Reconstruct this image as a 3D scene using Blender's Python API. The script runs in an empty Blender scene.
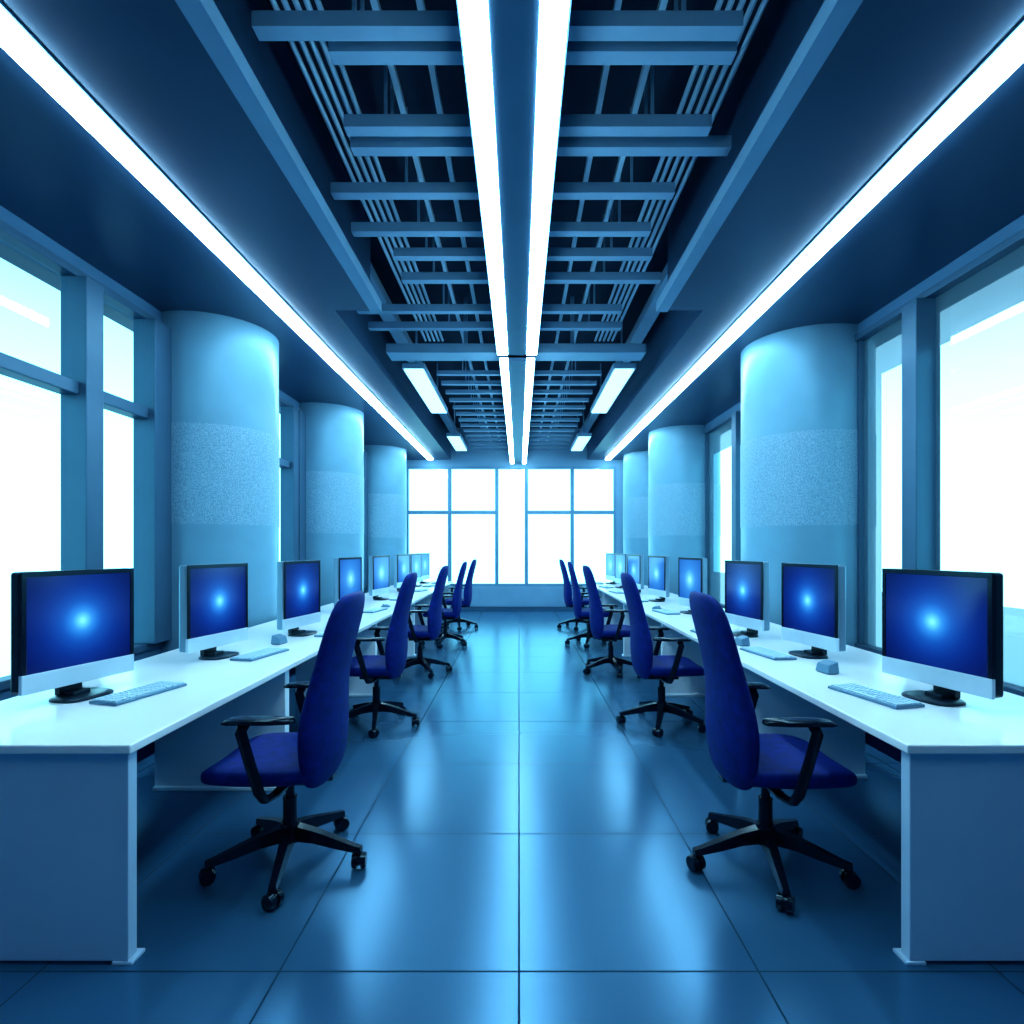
import bpy, bmesh, math
from mathutils import Vector, Matrix

scene = bpy.context.scene
COL = scene.collection
try:
    scene.view_settings.view_transform = 'Standard'
except Exception:
    pass
try:
    scene.view_settings.look = 'Medium High Contrast'
except Exception as e:
    print('look', e)

# ------------------------------------------------------------------ materials
def new_mat(name):
    m = bpy.data.materials.new(name); m.use_nodes = True
    nt = m.node_tree
    return m, nt, nt.nodes['Principled BSDF']

def pmat(name, col, rough=0.5, metal=0.0, noise=0.0, nscale=8.0, spec=0.5, bump=0.0, bscale=200):
    m, nt, b = new_mat(name)
    b.inputs['Roughness'].default_value = rough
    b.inputs['Metallic'].default_value = metal
    b.inputs['Specular IOR Level'].default_value = spec
    b.inputs['Specular Tint'].default_value = (0.5, 0.85, 1, 1)
    tc = nt.nodes.new('ShaderNodeTexCoord')
    n = nt.nodes.new('ShaderNodeTexNoise'); n.inputs['Scale'].default_value = nscale
    n.inputs['Detail'].default_value = 4
    nt.links.new(tc.outputs['Object'], n.inputs['Vector'])
    r = nt.nodes.new('ShaderNodeValToRGB')
    k = noise
    r.color_ramp.elements[0].position = 0.3; r.color_ramp.elements[1].position = 0.7
    r.color_ramp.elements[0].color = tuple(c*(1-k) for c in col)+(1,)
    r.color_ramp.elements[1].color = tuple(min(1, c*(1+k)) for c in col)+(1,)
    nt.links.new(n.outputs['Fac'], r.inputs['Fac'])
    nt.links.new(r.outputs['Color'], b.inputs['Base Color'])
    if bump:
        n2 = nt.nodes.new('ShaderNodeTexNoise'); n2.inputs['Scale'].default_value = bscale
        nt.links.new(tc.outputs['Object'], n2.inputs['Vector'])
        bp = nt.nodes.new('ShaderNodeBump'); bp.inputs['Strength'].default_value = bump
        bp.inputs['Distance'].default_value = 0.005
        nt.links.new(n2.outputs['Fac'], bp.inputs['Height'])
        nt.links.new(bp.outputs['Normal'], b.inputs['Normal'])
    return m

def emat(name, col, strength):
    m, nt, b = new_mat(name)
    b.inputs['Base Color'].default_value = (0.8, 0.9, 1, 1)
    b.inputs['Emission Color'].default_value = col+(1,)
    b.inputs['Emission Strength'].default_value = strength
    return m

M_soffit = pmat('painted_soffit', (0.028, 0.072, 0.145), 0.34, 0, 0.08, 1.5)
M_slab = pmat('dark_slab', (0.012, 0.030, 0.064), 0.8, 0, 0.2, 3)
M_beam = pmat('beam_paint', (0.19, 0.37, 0.52), 0.33, 0.15, 0.06, 4)
M_pipe = pmat('pipe_paint', (0.36, 0.60, 0.74), 0.35, 0.3, 0.05, 4)
M_trim = pmat('trim_paint', (0.19, 0.37, 0.52), 0.35, 0.1, 0.05, 4)
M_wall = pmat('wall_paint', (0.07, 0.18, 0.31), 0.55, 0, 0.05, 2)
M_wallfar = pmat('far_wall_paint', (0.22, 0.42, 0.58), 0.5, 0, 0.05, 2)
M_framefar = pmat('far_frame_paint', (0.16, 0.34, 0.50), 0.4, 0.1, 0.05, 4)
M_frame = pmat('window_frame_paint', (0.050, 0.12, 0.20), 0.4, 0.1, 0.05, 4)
M_column = pmat('column_plaster', (0.165, 0.35, 0.475), 0.33, 0, 0.08, 2.5)
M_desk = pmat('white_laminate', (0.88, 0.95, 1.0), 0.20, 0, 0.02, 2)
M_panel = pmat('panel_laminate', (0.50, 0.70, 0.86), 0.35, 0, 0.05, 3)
M_panel_lit = pmat('support_laminate_lit', (0.80, 0.92, 1.0), 0.4, 0, 0.03, 3)  # panel laminate painted paler, so its colour offsets the shade under the desk
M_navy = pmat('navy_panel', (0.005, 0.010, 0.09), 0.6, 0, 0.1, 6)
M_fabric = pmat('blue_fabric', (0.001, 0.013, 0.185), 0.62, 0, 0.25, 25, 0.35, 0.4, 500)
M_black = pmat('black_plastic', (0.004, 0.009, 0.022), 0.22, 0, 0.1, 10)
M_dark = pmat('dark_casing', (0.006, 0.014, 0.028), 0.3, 0, 0.1, 10)
M_silver = pmat('silver_chin', (0.60, 0.76, 0.86), 0.3, 0.3, 0.03, 10)
M_case2 = pmat('silver_casing', (0.20, 0.33, 0.44), 0.35, 0.3, 0.03, 10)
M_key = pmat('key_plastic', (0.50, 0.72, 0.82), 0.45, 0, 0.03, 10)
M_keybody = pmat('keyboard_body', (0.12, 0.25, 0.36), 0.4, 0, 0.05, 10)
M_house = pmat('fixture_housing', (0.08, 0.18, 0.29), 0.35, 0.2, 0.05, 5)
M_strip = emat('lit_diffuser', (0.50, 0.83, 1.0), 24.0)
M_strip2 = emat('lit_diffuser_soft', (0.40, 0.85, 1.0), 1.4)

# stippled band
m, nt, b = new_mat('stippled_band'); M_band = m
tc = nt.nodes.new('ShaderNodeTexCoord')
v = nt.nodes.new('ShaderNodeTexNoise'); v.inputs['Scale'].default_value = 115; v.inputs['Detail'].default_value = 2
nt.links.new(tc.outputs['Object'], v.inputs['Vector'])
r = nt.nodes.new('ShaderNodeValToRGB')
r.color_ramp.elements[0].position = 0.43; r.color_ramp.elements[1].position = 0.57
r.color_ramp.elements[0].color = (0.14, 0.31, 0.44, 1); r.color_ramp.elements[1].color = (0.25, 0.47, 0.60, 1)
nt.links.new(v.outputs['Fac'], r.inputs['Fac']); nt.links.new(r.outputs['Color'], b.inputs['Base Color'])
bp = nt.nodes.new('ShaderNodeBump'); bp.inputs['Strength'].default_value = 0.4; bp.inputs['Distance'].default_value = 0.005
nt.links.new(v.outputs['Fac'], bp.inputs['Height']); nt.links.new(bp.outputs['Normal'], b.inputs['Normal'])
b.inputs['Roughness'].default_value = 0.45

# floor tiles
m, nt, b = new_mat('glossy_floor_tiles'); M_floor = m
tc = nt.nodes.new('ShaderNodeTexCoord'); mp = nt.nodes.new('ShaderNodeMapping')
mp.inputs['Location'].default_value = (0, -0.07, 0)
nt.links.new(tc.outputs['Object'], mp.inputs['Vector'])
br = nt.nodes.new('ShaderNodeTexBrick'); br.offset = 0; br.offset_frequency = 1; br.squash = 1
br.inputs['Scale'].default_value = 1; br.inputs['Brick Width'].default_value = 0.80
br.inputs['Row Height'].default_value = 0.90; br.inputs['Mortar Size'].default_value = 0.004
br.inputs['Mortar Smooth'].default_value = 0.1
br.inputs['Color1'].default_value = (0.048, 0.165, 0.300, 1); br.inputs['Color2'].default_value = (0.053, 0.178, 0.320, 1)
br.inputs['Mortar'].default_value = (0.010, 0.045, 0.085, 1)
nt.links.new(mp.outputs['Vector'], br.inputs['Vector'])
nt.links.new(br.outputs['Color'], b.inputs['Base Color'])
ms_ = nt.nodes.new('ShaderNodeMapRange'); ms_.inputs['To Min'].default_value = 1.0; ms_.inputs['To Max'].default_value = 0.1
nt.links.new(br.outputs['Fac'], ms_.inputs['Value']); nt.links.new(ms_.outputs['Result'], b.inputs['Specular IOR Level'])
mr_ = nt.nodes.new('ShaderNodeMapRange'); mr_.inputs['To Min'].default_value = 0.245; mr_.inputs['To Max'].default_value = 0.7
nt.links.new(br.outputs['Fac'], mr_.inputs['Value']); nt.links.new(mr_.outputs['Result'], b.inputs['Roughness'])
b.inputs['Metallic'].default_value = 0.42
b.inputs['Specular Tint'].default_value = (0.55, 0.92, 1, 1)

# glass
m, nt, b = new_mat('window_glass'); M_glass = m
nt.nodes.remove(b)
out = nt.nodes['Material Output']
tr = nt.nodes.new('ShaderNodeBsdfTransparent'); tr.inputs['Color'].default_value = (0.85, 0.97, 1, 1)
gl = nt.nodes.new('ShaderNodeBsdfGlossy'); gl.inputs['Roughness'].default_value = 0.02
mx = nt.nodes.new('ShaderNodeMixShader'); mx.inputs['Fac'].default_value = 0.07
nt.links.new(tr.outputs[0], mx.inputs[1]); nt.links.new(gl.outputs[0], mx.inputs[2]); nt.links.new(mx.outputs[0], out.inputs['Surface'])

# tinted film on glass
m, nt, b = new_mat('tinted_glass_film'); M_film = m
nt.nodes.remove(b)
out = nt.nodes['Material Output']
tr = nt.nodes.new('ShaderNodeBsdfTransparent'); tr.inputs['Color'].default_value = (0.34, 0.29, 0.31, 1)
df = nt.nodes.new('ShaderNodeBsdfDiffuse'); df.inputs['Color'].default_value = (0.30, 0.48, 0.60, 1)
mx = nt.nodes.new('ShaderNodeMixShader'); mx.inputs['Fac'].default_value = 0.22
nt.links.new(tr.outputs[0], mx.inputs[1]); nt.links.new(df.outputs[0], mx.inputs[2]); nt.links.new(mx.outputs[0], out.inputs['Surface'])

# screens
def screen_mat(name, sc, stops, strength):
    m, nt, b = new_mat(name)
    tc = nt.nodes.new('ShaderNodeTexCoord'); mp = nt.nodes.new('ShaderNodeMapping')
    mp.inputs['Location'].default_value = (0, 0.0, -0.34*sc); mp.inputs['Scale'].default_value = (0, sc, sc)
    nt.links.new(tc.outputs['Object'], mp.inputs['Vector'])
    ln = nt.nodes.new('ShaderNodeVectorMath'); ln.operation = 'LENGTH'
    nt.links.new(mp.outputs['Vector'], ln.inputs[0])
    r = nt.nodes.new('ShaderNodeValToRGB')
    cr = r.color_ramp; cr.interpolation = 'B_SPLINE'
    cr.elements[0].position = 0.0; cr.elements[0].color = stops[0][1]
    cr.elements[1].position = 1.0; cr.elements[1].color = stops[-1][1]
    for p, c in stops[1:-1]:
        e = cr.elements.new(p); e.color = c
    nt.links.new(ln.outputs['Value'], r.inputs['Fac'])
    b.inputs['Base Color'].default_value = (0.003, 0.006, 0.02, 1); b.inputs['Roughness'].default_value = 0.15
    nt.links.new(r.outputs['Color'], b.inputs['Emission Color']); b.inputs['Emission Strength'].default_value = strength
    return m
M_screen = screen_mat('display_glow', 3.2, ((0, (0.28, 0.95, 1.0, 1)), (0.06, (0.12, 0.65, 1.0, 1)), (0.14, (0.025, 0.26, 0.80, 1)), (0.28, (0.007, 0.085, 0.45, 1)),
                      (0.5, (0.003, 0.032, 0.26, 1)), (0.75, (0.002, 0.014, 0.15, 1)), (1, (0.001, 0.006, 0.08, 1))), 1.0)
M_screen_b = screen_mat('display_glow_pale', 2.6, ((0, (0.4, 1.0, 1.0, 1)), (0.12, (0.12, 0.58, 1.0, 1)), (0.30, (0.03, 0.22, 0.70, 1)), (1, (0.006, 0.06, 0.34, 1))), 1.0)

# ------------------------------------------------------------------ helpers
def mesh_obj(name, verts, faces, mats, parent=None, smooth=False, midx=None):
    me = bpy.data.meshes.new(name); me.from_pydata([tuple(v) for v in verts], [], faces)
    if not isinstance(mats, (list, tuple)): mats = [mats]
    for mm in mats: me.materials.append(mm)
    if midx:
        for p, i in zip(me.polygons, midx): p.material_index = i
    if smooth:
        for p in me.polygons: p.use_smooth = True
    me.update()
    o = bpy.data.objects.new(name, me); COL.objects.link(o)
    if parent: o.parent = parent
    return o

def boxes(name, bl, mats, parent=None, bevel=0.0, origin=None):
    V, F, I = [], [], []
    ox, oy, oz = origin if origin else (0, 0, 0)
    for bx in bl:
        x0, x1, y0, y1, z0, z1 = bx[:6]
        x0, x1 = min(x0, x1), max(x0, x1)
        mi = bx[6] if len(bx) > 6 else 0
        s = len(V)
        for z in (z0, z1):
            for (x, y) in ((x0, y0), (x1, y0), (x1, y1), (x0, y1)):
                V.append((x-ox, y-oy, z-oz))
        for f in ((3, 2, 1, 0), (4, 5, 6, 7), (0, 1, 5, 4), (1, 2, 6, 5), (2, 3, 7, 6), (3, 0, 4, 7)):
            F.append([s+i for i in f]); I.append(mi)
    o = mesh_obj(name, V, F, mats, parent, midx=I)
    o.location = (ox, oy, oz)
    if bevel:
        md = o.modifiers.new('bevel', 'BEVEL'); md.width = bevel; md.segments = 2; md.limit_method = 'ANGLE'
    return o

def cyl_data(p0, p1, r0, r1, n=20):
    p0, p1 = Vector(p0), Vector(p1); d = (p1-p0).normalized()
    a = d.orthogonal().normalized(); c = d.cross(a)
    V = []
    for p, r in ((p0, r0), (p1, r1)):
        for i in range(n):
            t = 2*math.pi*i/n
            V.append(p + a*math.cos(t)*r + c*math.sin(t)*r)
    F = [[i, (i+1) % n, n+(i+1) % n, n+i] for i in range(n)]
    F.append(list(range(n))[::-1]); F.append([n+i for i in range(n)])
    return V, F

def merge(parts):
    V, F = [], []
    for v, f in parts:
        s = len(V); V += list(v); F += [[s+i for i in q] for q in f]
    return V, F

def loft(rings):
    V, F = [], []
    n = len(rings[0])
    for r in rings: V += r
    for k in range(len(rings)-1):
        for i in range(n):
            F.append([k*n+i, k*n+(i+1) % n, (k+1)*n+(i+1) % n, (k+1)*n+i])
    F.append(list(range(n))[::-1]); F.append([(len(rings)-1)*n+i for i in range(n)])
    return V, F

def sup(t, e):
    c, s = math.cos(t), math.sin(t)
    return math.copysign(abs(c)**e, c), math.copysign(abs(s)**e, s)

def smooth_angle(o, ang=0.7):
    for p in o.data.polygons: p.use_smooth = True
    md = o.modifiers.new('ws', 'EDGE_SPLIT'); md.split_angle = ang

def tag(o, label, cat, group=None):
    o['label'] = label; o['category'] = cat
    if group: o['group'] = group
    return o

def struct(o, label=None):
    o['kind'] = 'structure'
    if label: o['label'] = label
    return o

def dup(root, name=None):
    def rec(o, par):
        c = o.copy(); COL.objects.link(c)
        if par: c.parent = par
        for ch in list(o.children): rec(ch, c)
        return c
    return rec(root, None)

# ------------------------------------------------------------------ room shell
WX, ZC, YF, YN = 3.05, 3.43, 12.8, -2.0
ZS = 4.15
struct(boxes('floor', [(-3.6, 3.6, YN-0.2, YF+0.3, -0.1, 0)], M_floor), 'glossy blue tiled floor')

cb = []
R1, R2, YS = 1.26, 1.56, 4.75
for s in (-1, 1):
    cb.append((s*R1, s*3.6, YN-0.2, YS, ZC, ZS, 0))
    cb.append((s*R2, s*3.6, YS, YF+0.3, ZC, ZS, 0))
cb.append((-3.6, 3.6, YN-0.2, YF+0.3, ZS, ZS+0.15, 1))
struct(boxes('ceiling', cb, [M_soffit, M_slab]), 'blue dropped soffits around a dark open recess')
k = 0
for s in (-1, 1):
    k += 1
    struct(boxes('trim_%d' % k, [(s*1.165, s*1.258, YN, YS, 3.415, 3.440), (s*1.165, s*1.178, YN, YS, 3.44, 3.50)], M_trim),
           'light blue metal edge flange of the soffit')

cols = {-1: [5.3, 8.3, 11.5], 1: [5.62, 9.75, 12.15]}
RCs = {-1: 0.55, 1: 0.60}; CX = 2.87
sill = {-1: 0.58, 1: 0.50}
posts = {-1: [2.6, 3.9, 7.42], 1: [2.6, 4.24, 7.7]}
ZH = 3.33
YW = 2.3
def intervals(s):
    ys = cols[s]; a = YW; out = []
    ch = 0.50 if s < 0 else 0.55
    for c in ys:
        out.append((a, c-ch)); a = c+ch
    if a < YF-0.05: out.append((a, YF))
    return out
win_n = 0
for s in (-1, 1):
    wl = [(s*WX, s*(WX+0.2), YN, YW, 0, ZC)]  # unseen near stretch, kept windowless to darken faces turned to the camera
    for (a, b_) in intervals(s):
        solid = b_-a < 1.0
        wl.append((s*WX, s*(WX+0.2), a, b_, 0, sill[s]))
        wl.append((s*WX, s*(WX+0.2), a, b_, ZH, ZC))
        if solid:
            wl.append((s*WX, s*(WX+0.2), a, b_, sill[s], ZH))
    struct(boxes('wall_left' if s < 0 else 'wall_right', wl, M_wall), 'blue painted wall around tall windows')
    for (a, b_) in intervals(s):
        if b_-a < 1.0: continue
        win_n += 1
        fr = []
        xi, xo = s*(WX-0.10), s*(WX+0.08)
        w = 0.055; pw = 0.08
        e1 = 0.10; e2 = 0.26 if s < 0 else 0.05
        fr.append((s*(WX-0.03), xo, a, b_, sill[s], sill[s]+w))
        fr.append((s*(WX-0.03), xo, a, b_, ZH-w, ZH))
        fr.append((xi, xo, a, a+e1, sill[s]+w, ZH-w))
        fr.append((xi if s < 0 else s*WX, xo, b_-e2, b_, sill[s]+w, ZH-w))
        ps = [p for p in posts[s] if a+0.2 < p < b_-0.3]
        for p in ps: fr.append((xi, xo, p-pw, p+pw, sill[s]+w, ZH-w))
        ys = [a+e1]+[q for p in ps for q in (p-pw, p+pw)]+[b_-e2]
        if s < 0:
            for i in range(0, len(ys), 2):
                fr.append((s*(WX-0.05), xo, ys[i], ys[i+1], 2.46, 2.55))
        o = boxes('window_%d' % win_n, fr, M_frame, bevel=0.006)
        struct(o, 'tall window with blue metal mullions')
        g = mesh_obj('glass', [(s*(WX+0.03), a+0.01, sill[s]+.01), (s*(WX+0.03), b_-.01, sill[s]+.01), (s*(WX+0.03), b_-.01, ZH-.01), (s*(WX+0.03), a+.01, ZH-.01)],
                     [[0, 1, 2, 3]], M_glass, parent=o)
        if s > 0:
            V, F = [], []
            X = WX+0.045
            for i in range(0, len(ys), 2):
                last = (i == len(ys)-2)
                side = 0.24 if last else 0.05
                for (y0, y1, z0, z1) in ((ys[i], ys[i+1], 2.90, ZH-w), (ys[i], ys[i+1], sill[s]+w, 1.04), (ys[i+1]-side, ys[i+1], 1.04, 2.90)):
                    q = len(V); V += [(X, y0, z0), (X, y1, z0), (X, y1, z1), (X, y0, z1)]; F.append([q, q+1, q+2, q+3])
            f_ = mesh_obj('tinted_border', V, F, M_film, parent=o)
            f_['label'] = 'pale blue tinted border of the glass'
# far wall + window
FX0, FX1, FS, FH = -2.58, 2.22, 0.545, 3.28
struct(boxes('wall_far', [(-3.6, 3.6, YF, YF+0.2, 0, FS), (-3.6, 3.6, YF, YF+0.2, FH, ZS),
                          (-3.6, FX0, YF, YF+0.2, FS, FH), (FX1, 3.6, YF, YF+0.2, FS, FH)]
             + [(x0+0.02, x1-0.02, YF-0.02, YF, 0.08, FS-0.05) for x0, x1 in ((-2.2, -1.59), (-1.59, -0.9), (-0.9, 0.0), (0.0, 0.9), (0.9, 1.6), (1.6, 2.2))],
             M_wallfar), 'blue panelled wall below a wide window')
struct(boxes('wall_near', [(-3.6, 3.6, YN-0.2, YN, 0, ZS)], M_wall), 'plain blue wall')
struct(boxes('baseboard_far', [(-2.9, 2.9, YF-0.035, YF-0.021, 0, 0.07)], M_frame), 'dark blue baseboard')
win_n += 1
mull = [-1.59, -0.51, 0.17, 1.22]
fr = [(FX0, FX1, YF, YF+0.12, FS, FS+0.05), (FX0, FX1, YF, YF+0.12, FH-0.05, FH),
      (FX0, FX0+0.05, YF, YF+0.12, FS+.05, FH-.05), (FX1-0.05, FX1, YF, YF+0.12, FS+.05, FH-.05)]
for x in mull: fr.append((x-0.04, x+0.04, YF, YF+0.12, FS+.05, FH-.05))
for x0, x1 in ((FX0+.05, mull[0]-.04), (mull[0]+.04, mull[1]-.04), (mull[2]+.04, mull[3]-.04), (mull[3]+.04, FX1-.05)):
    fr.append((x0, x1, YF+0.02, YF+0.1, 2.19, 2.27))
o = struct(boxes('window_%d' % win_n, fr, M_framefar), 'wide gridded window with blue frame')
mesh_obj('glass', [(FX0, YF+.06, FS), (FX1, YF+.06, FS), (FX1, YF+.06, FH), (FX0, YF+.06, FH)], [[0, 1, 2, 3]], M_glass, parent=o)

# ------------------------------------------------------------------ columns
for s in (-1, 1):
    RC = RCs[s]
    for yc in cols[s]:
        v, f = cyl_data((0, 0, 0.0), (0, 0, ZC), RC, RC, 96)
        o = mesh_obj('column', v, f, M_column); smooth_angle(o); o.location = (s*CX, yc, 0)
        tag(o, 'thick round blue plaster column beside the windows', 'column', 'round columns along the windows')
        v, f = cyl_data((0, 0, 1.62), (0, 0, 2.48), RC+0.004, RC+0.004, 96)
        c = mesh_obj('textured_band', v, f[:-2], M_band, parent=o, smooth=True)
        c['label'] = 'stippled lighter band around the column'

# ------------------------------------------------------------------ ceiling services
bl = [(2.38, 1.12, .94), (2.5, .84, .96), (2.94, .91, 1.0), (3.09, .92, 1.16), (3.48, 1.16, .96), (3.9, 1.16, .91), (4.23, .94, 1.0),
      (4.6, .96, 1.16), (5.2, 1.5, .95), (5.6, 1.5, 1.02), (1.6, 1.0, 1.0), (1.0, 1.0, 1.0)]
for (y, l, r) in bl:
    o = boxes('ceiling_beam', [(-l, r, y-0.035, y-0.027, 3.60, 3.665), (-l, r, y-0.027, y+0.027, 3.60, 3.608), (-l, r, y+0.027, y+0.035, 3.60, 3.665)],
              M_beam, origin=(0, y, 3.6))
    tag(o, 'blue painted metal channel crossing the open ceiling', 'ceiling beam', 'cross beams in the ceiling recess')
    for x in (-.7, .7):
        boxes('hanger_rod', [(x-.008, x+.008, -.008, .008, .008, ZS-3.6)], M_beam, parent=o)
y = 6.95
while y < 12.6:
    o = boxes('ceiling_beam', [(-1.02, 1.02, y-0.03, y+0.03, 3.56, 3.61)], M_beam, origin=(0, y, 3.56))
    tag(o, 'blue painted metal slat crossing the open ceiling', 'ceiling beam', 'slats in the ceiling recess')
    for x in (-.7, .7):
        boxes('hanger_rod', [(x-.008, x+.008, -.008, .008, .05, ZS-3.56)], M_beam, parent=o)
    y += 0.42
o = boxes('ceiling_beam', [(-1.42, 1.36, 5.98, 6.25, 3.50, 3.60)], M_beam, bevel=0.006)
tag(o, 'thick blue box beam crossing the ceiling recess', 'ceiling beam')
for x in (-.58, .58):
    boxes('hanger_rod', [(x-.02, x+.02, 6.08, 6.12, 3.60, ZS)], M_beam, parent=o)
for s in (-1, 1):
    for x in (0.90, 0.95, 1.0, 1.05, 1.10):
        v, f = cyl_data((s*x, YN, 3.86), (s*x, 6.6, 3.86), 0.014, 0.014, 10)
        o = mesh_obj('ceiling_pipe', v, f, M_pipe); tag(o, 'thin pale blue conduit running along the ceiling', 'pipe', 'bundled ceiling conduits')
    for x in (0.42, 0.62):
        o = boxes('ceiling_pipe', [(s*x, s*(x+0.03), YN, 12.7, 3.80, 3.84)], M_pipe)
        tag(o, 'pale blue rail running lengthwise above the beams', 'pipe', 'lengthwise ceiling rails')
    o = boxes('ceiling_duct', [(s*1.3, s*1.44, YS+0.05, 12.7, 3.82, 3.92)], M_beam)
    tag(o, 'narrow blue duct running along the recess edge', 'duct', 'ceiling ducts')

# central pendant light
CO = -0.018
for (y0, y1, xin, xout) in ((0.8, 5.5, .092, .192), (5.70, 12.6, .095, .175)):
    root = boxes('linear_ceiling_light', [(CO-xin+.001, CO+xin-.001, y0, y1, 3.312, 3.40), (CO-xout-.012, CO+xout+.012, y0, y1, 3.352, 3.375)], M_house)
    tag(root, 'long suspended fixture with two parallel white light strips', 'ceiling light', 'central linear lights')
    for s in (-1, 1):
        boxes('light_strip', [(CO+s*xin, CO+s*xout, y0+0.01, y1-0.01, 3.306, 3.35)], M_strip, parent=root)
    yy = y0+0.6
    while yy < y1:
        boxes('suspension_rod', [(CO-0.01, CO+0.01, yy-0.01, yy+0.01, 3.40, ZS)], M_beam, parent=root); yy += 1.9
# side strips
for s in (-1, 1):
    sx_ = 1.99 if s < 0 else 2.0
    root = boxes('ceiling_strip_light', [(s*(sx_-.08), s*(sx_-.058), 0.4, 12.6, 3.420, 3.429), (s*(sx_+.058), s*(sx_+.08), 0.4, 12.6, 3.420, 3.429)], M_house)
    tag(root, 'continuous glowing white light line set in the soffit', 'ceiling light', 'side light lines')
    boxes('light_strip', [(s*(sx_-.057), s*(sx_+.057), 0.4, 12.6, 3.395, 3.428)], M_strip, parent=root)
    for (y0, y1) in ((6.4, 8.5), (10.3, 11.8)):
        root = boxes('panel_ceiling_light', [(s*1.08, s*1.34, y0, y1, 3.47, 3.53)], M_beam)
        tag(root, 'narrow rectangular ceiling lamp glowing pale cyan', 'ceiling light', 'short panel lamps')
        boxes('light_strip', [(s*1.10, s*1.32, y0+.02, y1-.02, 3.455, 3.469)], M_strip2, parent=root)
        for yy in (y0+.2, y1-.2):
            boxes('suspension_rod', [(s*1.2, s*1.22, yy-.01, yy+.01, 3.53, ZS)], M_beam, parent=root)

# ------------------------------------------------------------------ desks
DX, DW, DY0, DY1, DZ = 1.31, 0.945, 1.886, 11.2, 0.75
for s in (-1, 1):
    root = bpy.data.objects.new('long_desk', None); COL.objects.link(root); root.location = (s*1.8, 6.5, 0)
    tag(root, 'long white continuous office desk lined with computers', 'desk', 'desk rows')
    def P(o):
        o.parent = root; o.matrix_parent_inverse = Matrix.Translation(root.location).inverted(); return o
    P(boxes('desktop', [(s*DX, s*(DX+DW), DY0, DY1, DZ-0.032, DZ)], M_desk, bevel=0.005))
    sup_y = [1.90, 3.28, 5.35, 7.3, 9.1, 11.1] if s < 0 else [1.90, 3.45, 5.35, 7.3, 9.1, 11.1]
    for i, yy in enumerate(sup_y):
        if i == 0:
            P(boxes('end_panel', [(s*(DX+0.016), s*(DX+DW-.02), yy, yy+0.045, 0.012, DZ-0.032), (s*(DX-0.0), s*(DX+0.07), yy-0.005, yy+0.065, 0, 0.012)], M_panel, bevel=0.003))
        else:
            P(boxes('support_panel', [(s*(DX+0.06), s*(DX+DW-.12), yy, yy+0.06, 0.02, DZ-0.032), (s*(DX+0.04), s*(DX+DW-.12), yy-0.02, yy+0.08, 0, 0.02)], M_panel_lit, bevel=0.003))
    P(boxes('modesty_panel', [(s*(DX+DW-.10), s*(DX+DW-.07), DY0+.08, DY1-.1, 0.2, DZ-0.032)], M_navy))

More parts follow.
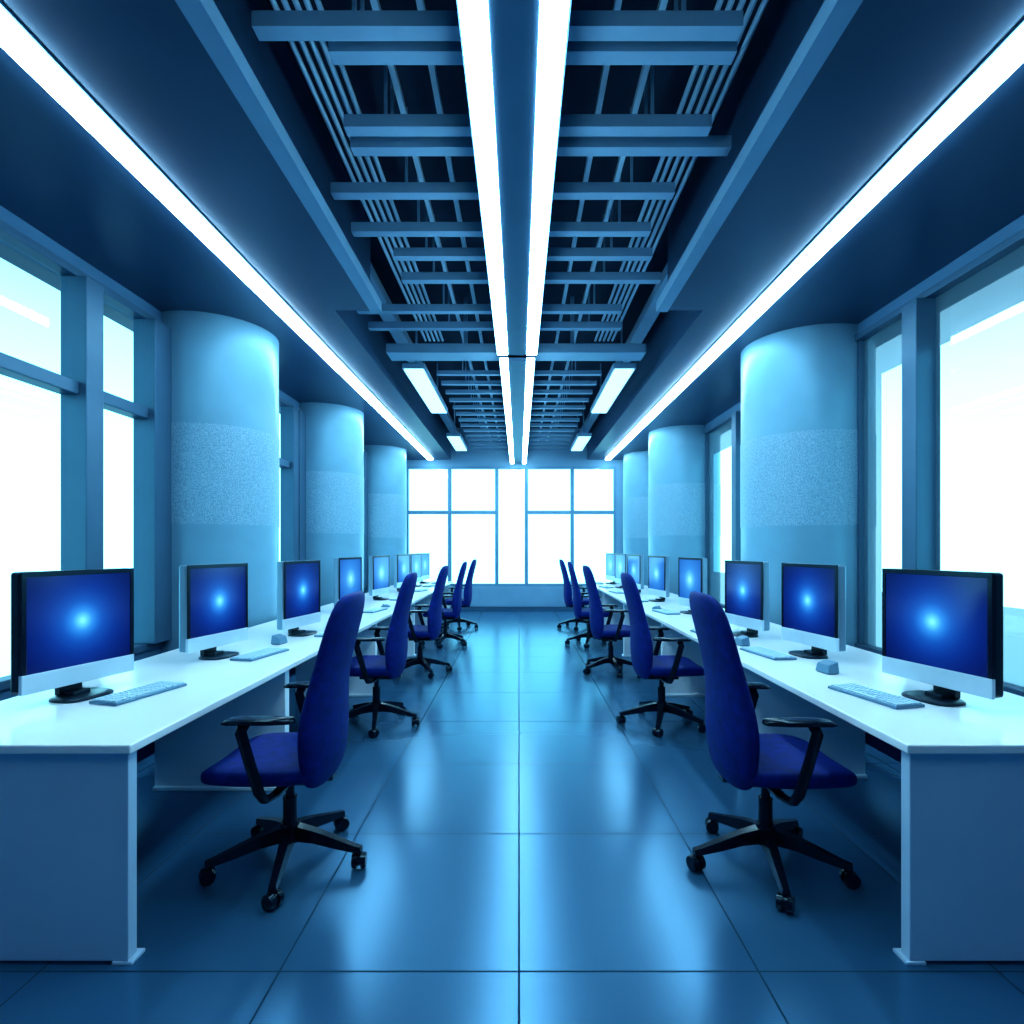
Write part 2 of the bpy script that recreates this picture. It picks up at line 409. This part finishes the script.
# ------------------------------------------------------------------ chair (faces +X locally)
def build_chair():
    root = bpy.data.objects.new('office_chair', None); COL.objects.link(root)
    N = 28
    prof = [(.385, -.165, .10, .016), (.395, -.17, .16, .030), (.44, -.178, .215, .044), (.54, -.186, .24, .054), (.64, -.184, .242, .058), (.75, -.190, .226, .050),
            (.86, -.208, .208, .040), (.97, -.235, .204, .038), (1.07, -.262, .200, .038), (1.14, -.28, .188, .036), (1.19, -.292, .160, .030), (1.21, -.297, .125, .020), (1.216, -.299, .08, .010)]
    rings = []
    for z, cx, w, t in prof:
        rg = []
        for i in range(N):
            c, s_ = sup(2*math.pi*i/N, 0.72)
            yy = s_*w
            rg.append(Vector((cx + c*t + 0.04*(yy/0.24)**2, yy, z)))
        rings.append(rg)
    v, f = loft(rings)
    o = mesh_obj('backrest', v, f, M_fabric, root, smooth=True)
    md = o.modifiers.new('sub', 'SUBSURF'); md.levels = 1; md.render_levels = 2
    rings = []
    for x, zc, w, t in [(-.20, .455, .13, .016), (-.19, .455, .19, .032), (-.14, .455, .235, .046), (0.0, .455, .255, .051), (.14, .46, .258, .051),
                        (.23, .457, .245, .047), (.285, .445, .215, .036), (.305, .437, .17, .022), (.312, .434, .12, .009)]:
        rg = []
        for i in range(N):
            c, s_ = sup(2*math.pi*i/N, 0.55)
            rg.append(Vector((x, c*w, zc + s_*t + 0.018*(c)**2)))
        rings.append(rg)
    v, f = loft(rings)
    o = mesh_obj('seat', v, f, M_fabric, root, smooth=True)
    md = o.modifiers.new('sub', 'SUBSURF'); md.levels = 1; md.render_levels = 2
    for s in (-1, 1):
        path = [(-.02, .10, .392), (-.02, .20, .392), (-.01, .275, .40), (.005, .292, .44), (.04, .296, .56), (.075, .296, .68), (.06, .294, .715)]
        rings = []
        for k, (x, y_, z) in enumerate(path):
            a = Vector(path[max(0, k-1)]); b2 = Vector(path[min(len(path)-1, k+1)])
            d = (b2-a).normalized(); u = Vector((1, 0, 0)); u = (u-d*u.dot(d)).normalized(); w = d.cross(u)
            rg = []
            for i in range(12):
                c, s_ = sup(2*math.pi*i/12, 0.6)
                q = Vector((x, y_, z)) + u*c*0.022 + w*s_*0.011
                rg.append(Vector((q.x, q.y*s, q.z)))
            rings.append(rg)
        v, f = loft(rings)
        arm = mesh_obj('armrest', v, f, M_black, root, smooth=True)
        rings = []
        for x, w, t, dz in [(-.135, .018, .006, -.004), (-.125, .03, .012, 0), (-.05, .038, .014, 0), (.06, .040, .014, .0), (.12, .034, .012, -.003), (.145, .02, .006, -.008)]:
            rings.append([Vector((x, s*0.294+sup(2*math.pi*i/16, .7)[0]*w, .728+dz+sup(2*math.pi*i/16, .7)[1]*t)) for i in range(16)])
        v, f = loft(rings)
        mesh_obj('arm_pad', v, f, M_black, arm, smooth=True)
    v, f = merge([cyl_data((0, 0, .17), (0, 0, .30), .030, .030, 20), cyl_data((0, 0, .30), (0, 0, .385), .019, .019, 16)])
    o = mesh_obj('gas_lift', v, f, M_black, root); smooth_angle(o)
    o = boxes('tilt_mechanism', [(-.16, .12, -.07, .07, .372, .405), (-.20, -.14, -.03, .03, .375, .46)], M_black, root, bevel=0.008)
    parts = [cyl_data((0, 0, .105), (0, 0, .185), .052, .038, 24)]
    for k in range(5):
        a = math.radians(72*k); d = Vector((math.cos(a), math.sin(a), 0)); n_ = Vector((-d.y, d.x, 0))
        rings = []
        for rr, w, z0, z1 in [(.02, .03, .11, .175), (.12, .026, .105, .155), (.22, .022, .085, .125), (.30, .018, .072, .10), (.335, .017, .068, .092)]:
            c0 = d*rr
            rings.append([c0+n_*w+Vector((0, 0, z0)), c0+n_*w*.75+Vector((0, 0, z1)), c0-n_*w*.75+Vector((0, 0, z1)), c0-n_*w+Vector((0, 0, z0))])
        parts.append(loft(rings))
    v, f = merge(parts)
    base = mesh_obj('star_base', v, f, M_black, root); smooth_angle(base)
    for k in range(5):
        a = math.radians(72*k)
        px, py = .325*math.cos(a), .325*math.sin(a)
        pr = [cyl_data((0, .008, .033), (0, .03, .033), .033, .030, 20), cyl_data((0, -.03, .033), (0, -.008, .033), .030, .033, 20),
              cyl_data((0, -.012, .036), (0, .012, .036), .026, .026, 12), cyl_data((0, 0, .05), (0, 0, .082), .011, .011, 10)]
        v, f = merge(pr)
        c = mesh_obj('caster', v, f, M_black, base); smooth_angle(c)
        c.location = (px, py, 0); c.rotation_euler = (0, 0, a+0.9*k)
    return root, base

ch, _ = build_chair()
def place_chair(o, x, y, yaw, base_deg):
    o.location = (x, y, 0); o.rotation_euler = (0, 0, math.radians(yaw))
    for c in o.children:
        if c.name.startswith('star_base'): c.rotation_euler = (0, 0, math.radians(base_deg))
    tag(o, 'royal blue high-backed office chair on black wheeled star base', 'chair', 'office chairs at the desks')
spec = [(-1.03, 2.52, 180, 29), (-1.145, 4.5, 180, 29), (-1.12, 6.35, 179, 50), (-1.08, 8.2, 182, 10), (-1.07, 9.9, 178, 29),
        (1.10, 2.5, 0, 43), (1.145, 4.5, 0, 35), (1.05, 6.4, 2, 60), (1.03, 8.2, -3, 43), (1.03, 9.9, 2, 43)]
chairs = [ch]+[dup(ch) for _ in spec[1:]]
for o, sp in zip(chairs, spec): place_chair(o, *sp)

# ------------------------------------------------------------------ monitor (faces +X locally, origin on desk)
def build_monitor(case_mat, scr):
    root = bpy.data.objects.new('computer_monitor', None); COL.objects.link(root)
    W, Z0, Z1 = .25, .065, .565
    boxes('casing', [(-.06, -.002, -W, W, Z0+.002, Z1)], case_mat, root, bevel=0.012)
    boxes('bezel', [(-.002, .006, -W, W, Z1-.022, Z1), (-.002, .006, -W, -W+.02, Z0+.08, Z1-.022), (-.002, .006, W-.02, W, Z0+.08, Z1-.022)], M_black, root, bevel=0.002)
    boxes('display', [(-.0015, .003, -W+.02, W-.02, Z0+.08, Z1-.022)], scr, root)
    boxes('chin', [(-.012, .007, -W, W, Z0, Z0+.08)], M_silver, root, bevel=0.003)
    boxes('stand_neck', [(-.095, -.06, -.05, .05, .01, .30), (-.095, -.0, -.04, .04, .008, .03)], M_dark, root, bevel=0.005)
    v, f = loft([[Vector((.0+sup(2*math.pi*i/32, .6)[0]*.085*q, sup(2*math.pi*i/32, .6)[1]*.11*q, z)) for i in range(32)] for q, z in ((1, 0), (1, .008), (.93, .014))])
    o = mesh_obj('stand_base', v, f, M_dark, root); smooth_angle(o)
    return root
def build_keyboard():
    root = bpy.data.objects.new('keyboard', None); COL.objects.link(root)
    KL = .182
    boxes('keyboard_body', [(-.075, .075, -KL, KL, 0, .012)], M_keybody, root, bevel=0.004)
    ks = []
    rows = 5
    for r_ in range(rows):
        x0 = -.066+r_*.0268
        y_ = -KL+.009
        widths = [.0245]*15
        if r_ == 4: widths = [.03, .026, .03, .15, .03, .026, .03]
        elif r_ in (1, 2, 3): widths = [.036]+[.0245]*12+[.038]
        gap = .0055
        tot = sum(widths)+gap*(len(widths)-1); sc_ = (2*KL-.018)/tot
        for w in widths:
            ks.append((x0, x0+.0215, y_, y_+w*sc_, .012, .0185)); y_ += (w+gap)*sc_
    boxes('keys', ks, M_key, root)
    return root
def build_mouse():
    rings = []
    for x, w, h in [(-.052, .010, .006), (-.048, .022, .014), (-.03, .030, .026), (0, .032, .032), (.025, .030, .027), (.045, .022, .017), (.052, .010, .007)]:
        rings.append([Vector((x, w*math.cos(math.pi*i/11), h*math.sin(math.pi*i/11)+.001)) for i in range(12)])
    v, f = loft(rings)
    o = mesh_obj('computer_mouse', v, f, M_keybody, smooth=True)
    boxes('scroll_wheel', [(.02, .034, -.003, .003, .022, .034)], M_dark, o, bevel=0.001)
    return o
def build_device(x, y, rot):
    # small wedge-shaped desk unit
    V = [(-.035, -.05, 0), (.035, -.05, 0), (.035, .05, 0), (-.035, .05, 0), (-.025, -.045, .045), (.03, -.045, .062), (.03, .045, .062), (-.025, .045, .045)]
    F = [[3, 2, 1, 0], [4, 5, 6, 7], [0, 1, 5, 4], [1, 2, 6, 5], [2, 3, 7, 6], [3, 0, 4, 7]]
    o = mesh_obj('desk_device', V, F, M_keybody)
    md = o.modifiers.new('bevel', 'BEVEL'); md.width = .005; md.segments = 2
    boxes('foot_pad', [(-.03, .03, -.042, .042, -.003, .0)], M_dark, o)
    o.location = (x, y, DZ+.004); o.rotation_euler = (0, 0, math.radians(rot))
    tag(o, 'small grey box-shaped device on the white desk', 'desk device', 'small desk devices')
    return o

kb = build_keyboard(); ms = build_mouse()
L = [(-1.95, 2.50, 14), (-1.83, 3.42, 12), (-1.66, 4.3, 10), (-1.76, 5.85, 10), (-1.77, 7.2, 10), (-1.77, 8.6, 10), (-1.78, 9.7, 10), (-1.78, 10.6, 10)]
Rr = [(1.81, 2.45, 14), (1.78, 3.45, 10), (1.70, 4.25, 10), (1.74, 5.7, 10), (1.72, 7.0, 10), (1.70, 8.3, 10), (1.70, 9.4, 10), (1.70, 10.4, 10)]
srcs = []
for s, arr in ((-1, L), (1, Rr)):
    for i, (x, y, a) in enumerate(arr):
        rot = -a if s < 0 else 180+a
        srcs.append((s, i, x, y, rot))
proto = {}
mons = []
for (s, i, x, y, rot) in srcs:
    key = 0 if i == 0 else (1 if i < 3 else 2)
    if key in proto: mons.append(dup(proto[key]))
    else:
        proto[key] = build_monitor(M_dark if key == 0 else M_case2, M_screen if key < 2 else M_screen_b)
        mons.append(proto[key])
kbs = [kb]+[dup(kb) for _ in srcs[1:]]
for o, q, (s, i, x, y, rot) in zip(mons, kbs, srcs):
    o.location = (x, y, DZ+.001); o.rotation_euler = (0, 0, math.radians(rot))
    tag(o, ('black-cased' if i == 0 else 'silver-cased')+' computer monitor with glowing '+('blue' if i < 3 else 'pale blue')+' screen on white desk', 'monitor', 'computers on the desks')
    kx = x-s*0.235
    q.location = (kx, y+0.04, DZ+.001); q.rotation_euler = (0, 0, math.radians(rot))
    tag(q, 'slim grey keyboard lying before a monitor', 'keyboard', 'keyboards on the desks')
mpos = [(-1.52, 4.78), (-1.5, 6.3), (1.5, 6.1)]
mss = [ms]+[dup(ms) for _ in mpos[1:]]
for o, (x, y) in zip(mss, mpos):
    o.location = (x, y, DZ+.001); o.rotation_euler = (0, 0, 0 if x > 0 else math.pi)
    tag(o, 'small grey computer mouse on the white desk', 'computer mouse', 'mice on the desks')
build_device(1.64, 2.98, 10); build_device(-1.66, 3.88, 170); build_device(1.52, 3.82, 5)

# ------------------------------------------------------------------ world
w = bpy.data.worlds.new('sky'); scene.world = w; w.use_nodes = True
nt = w.node_tree; bg = nt.nodes['Background']
tc = nt.nodes.new('ShaderNodeTexCoord'); sx = nt.nodes.new('ShaderNodeSeparateXYZ')
nt.links.new(tc.outputs['Generated'], sx.inputs[0])
mr = nt.nodes.new('ShaderNodeMapRange'); mr.inputs['From Min'].default_value = -0.5; mr.inputs['From Max'].default_value = 0.5
nt.links.new(sx.outputs['Z'], mr.inputs['Value'])
r = nt.nodes.new('ShaderNodeValToRGB'); cr = r.color_ramp
cr.elements[0].position = 0.0; cr.elements[0].color = (0.02, 0.06, 0.10, 1)
cr.elements[1].position = 0.95; cr.elements[1].color = (0.075, 0.20, 0.27, 1)
for p, c in ((0.22, (0.03, 0.09, 0.14, 1)), (0.33, (0.27, 0.80, 1.0, 1)), (0.55, (0.34, 0.86, 1.0, 1)), (0.72, (0.26, 0.72, 0.9, 1)), (0.83, (0.18, 0.43, 0.54, 1))):
    e = cr.elements.new(p); e.color = c
nt.links.new(mr.outputs['Result'], r.inputs['Fac']); nt.links.new(r.outputs['Color'], bg.inputs['Color'])
bg.inputs['Strength'].default_value = 3.7

# ------------------------------------------------------------------ camera
cam = bpy.data.cameras.new('camera'); co = bpy.data.objects.new('camera', cam); COL.objects.link(co)
co.location = (0, 0, 1.414); co.rotation_euler = (math.radians(90), 0, 0)
cam.sensor_width = 36; cam.lens = 36*560/1024
cam.shift_x = -7/1024; cam.shift_y = 36/1024
cam.clip_start = 0.05
scene.camera = co
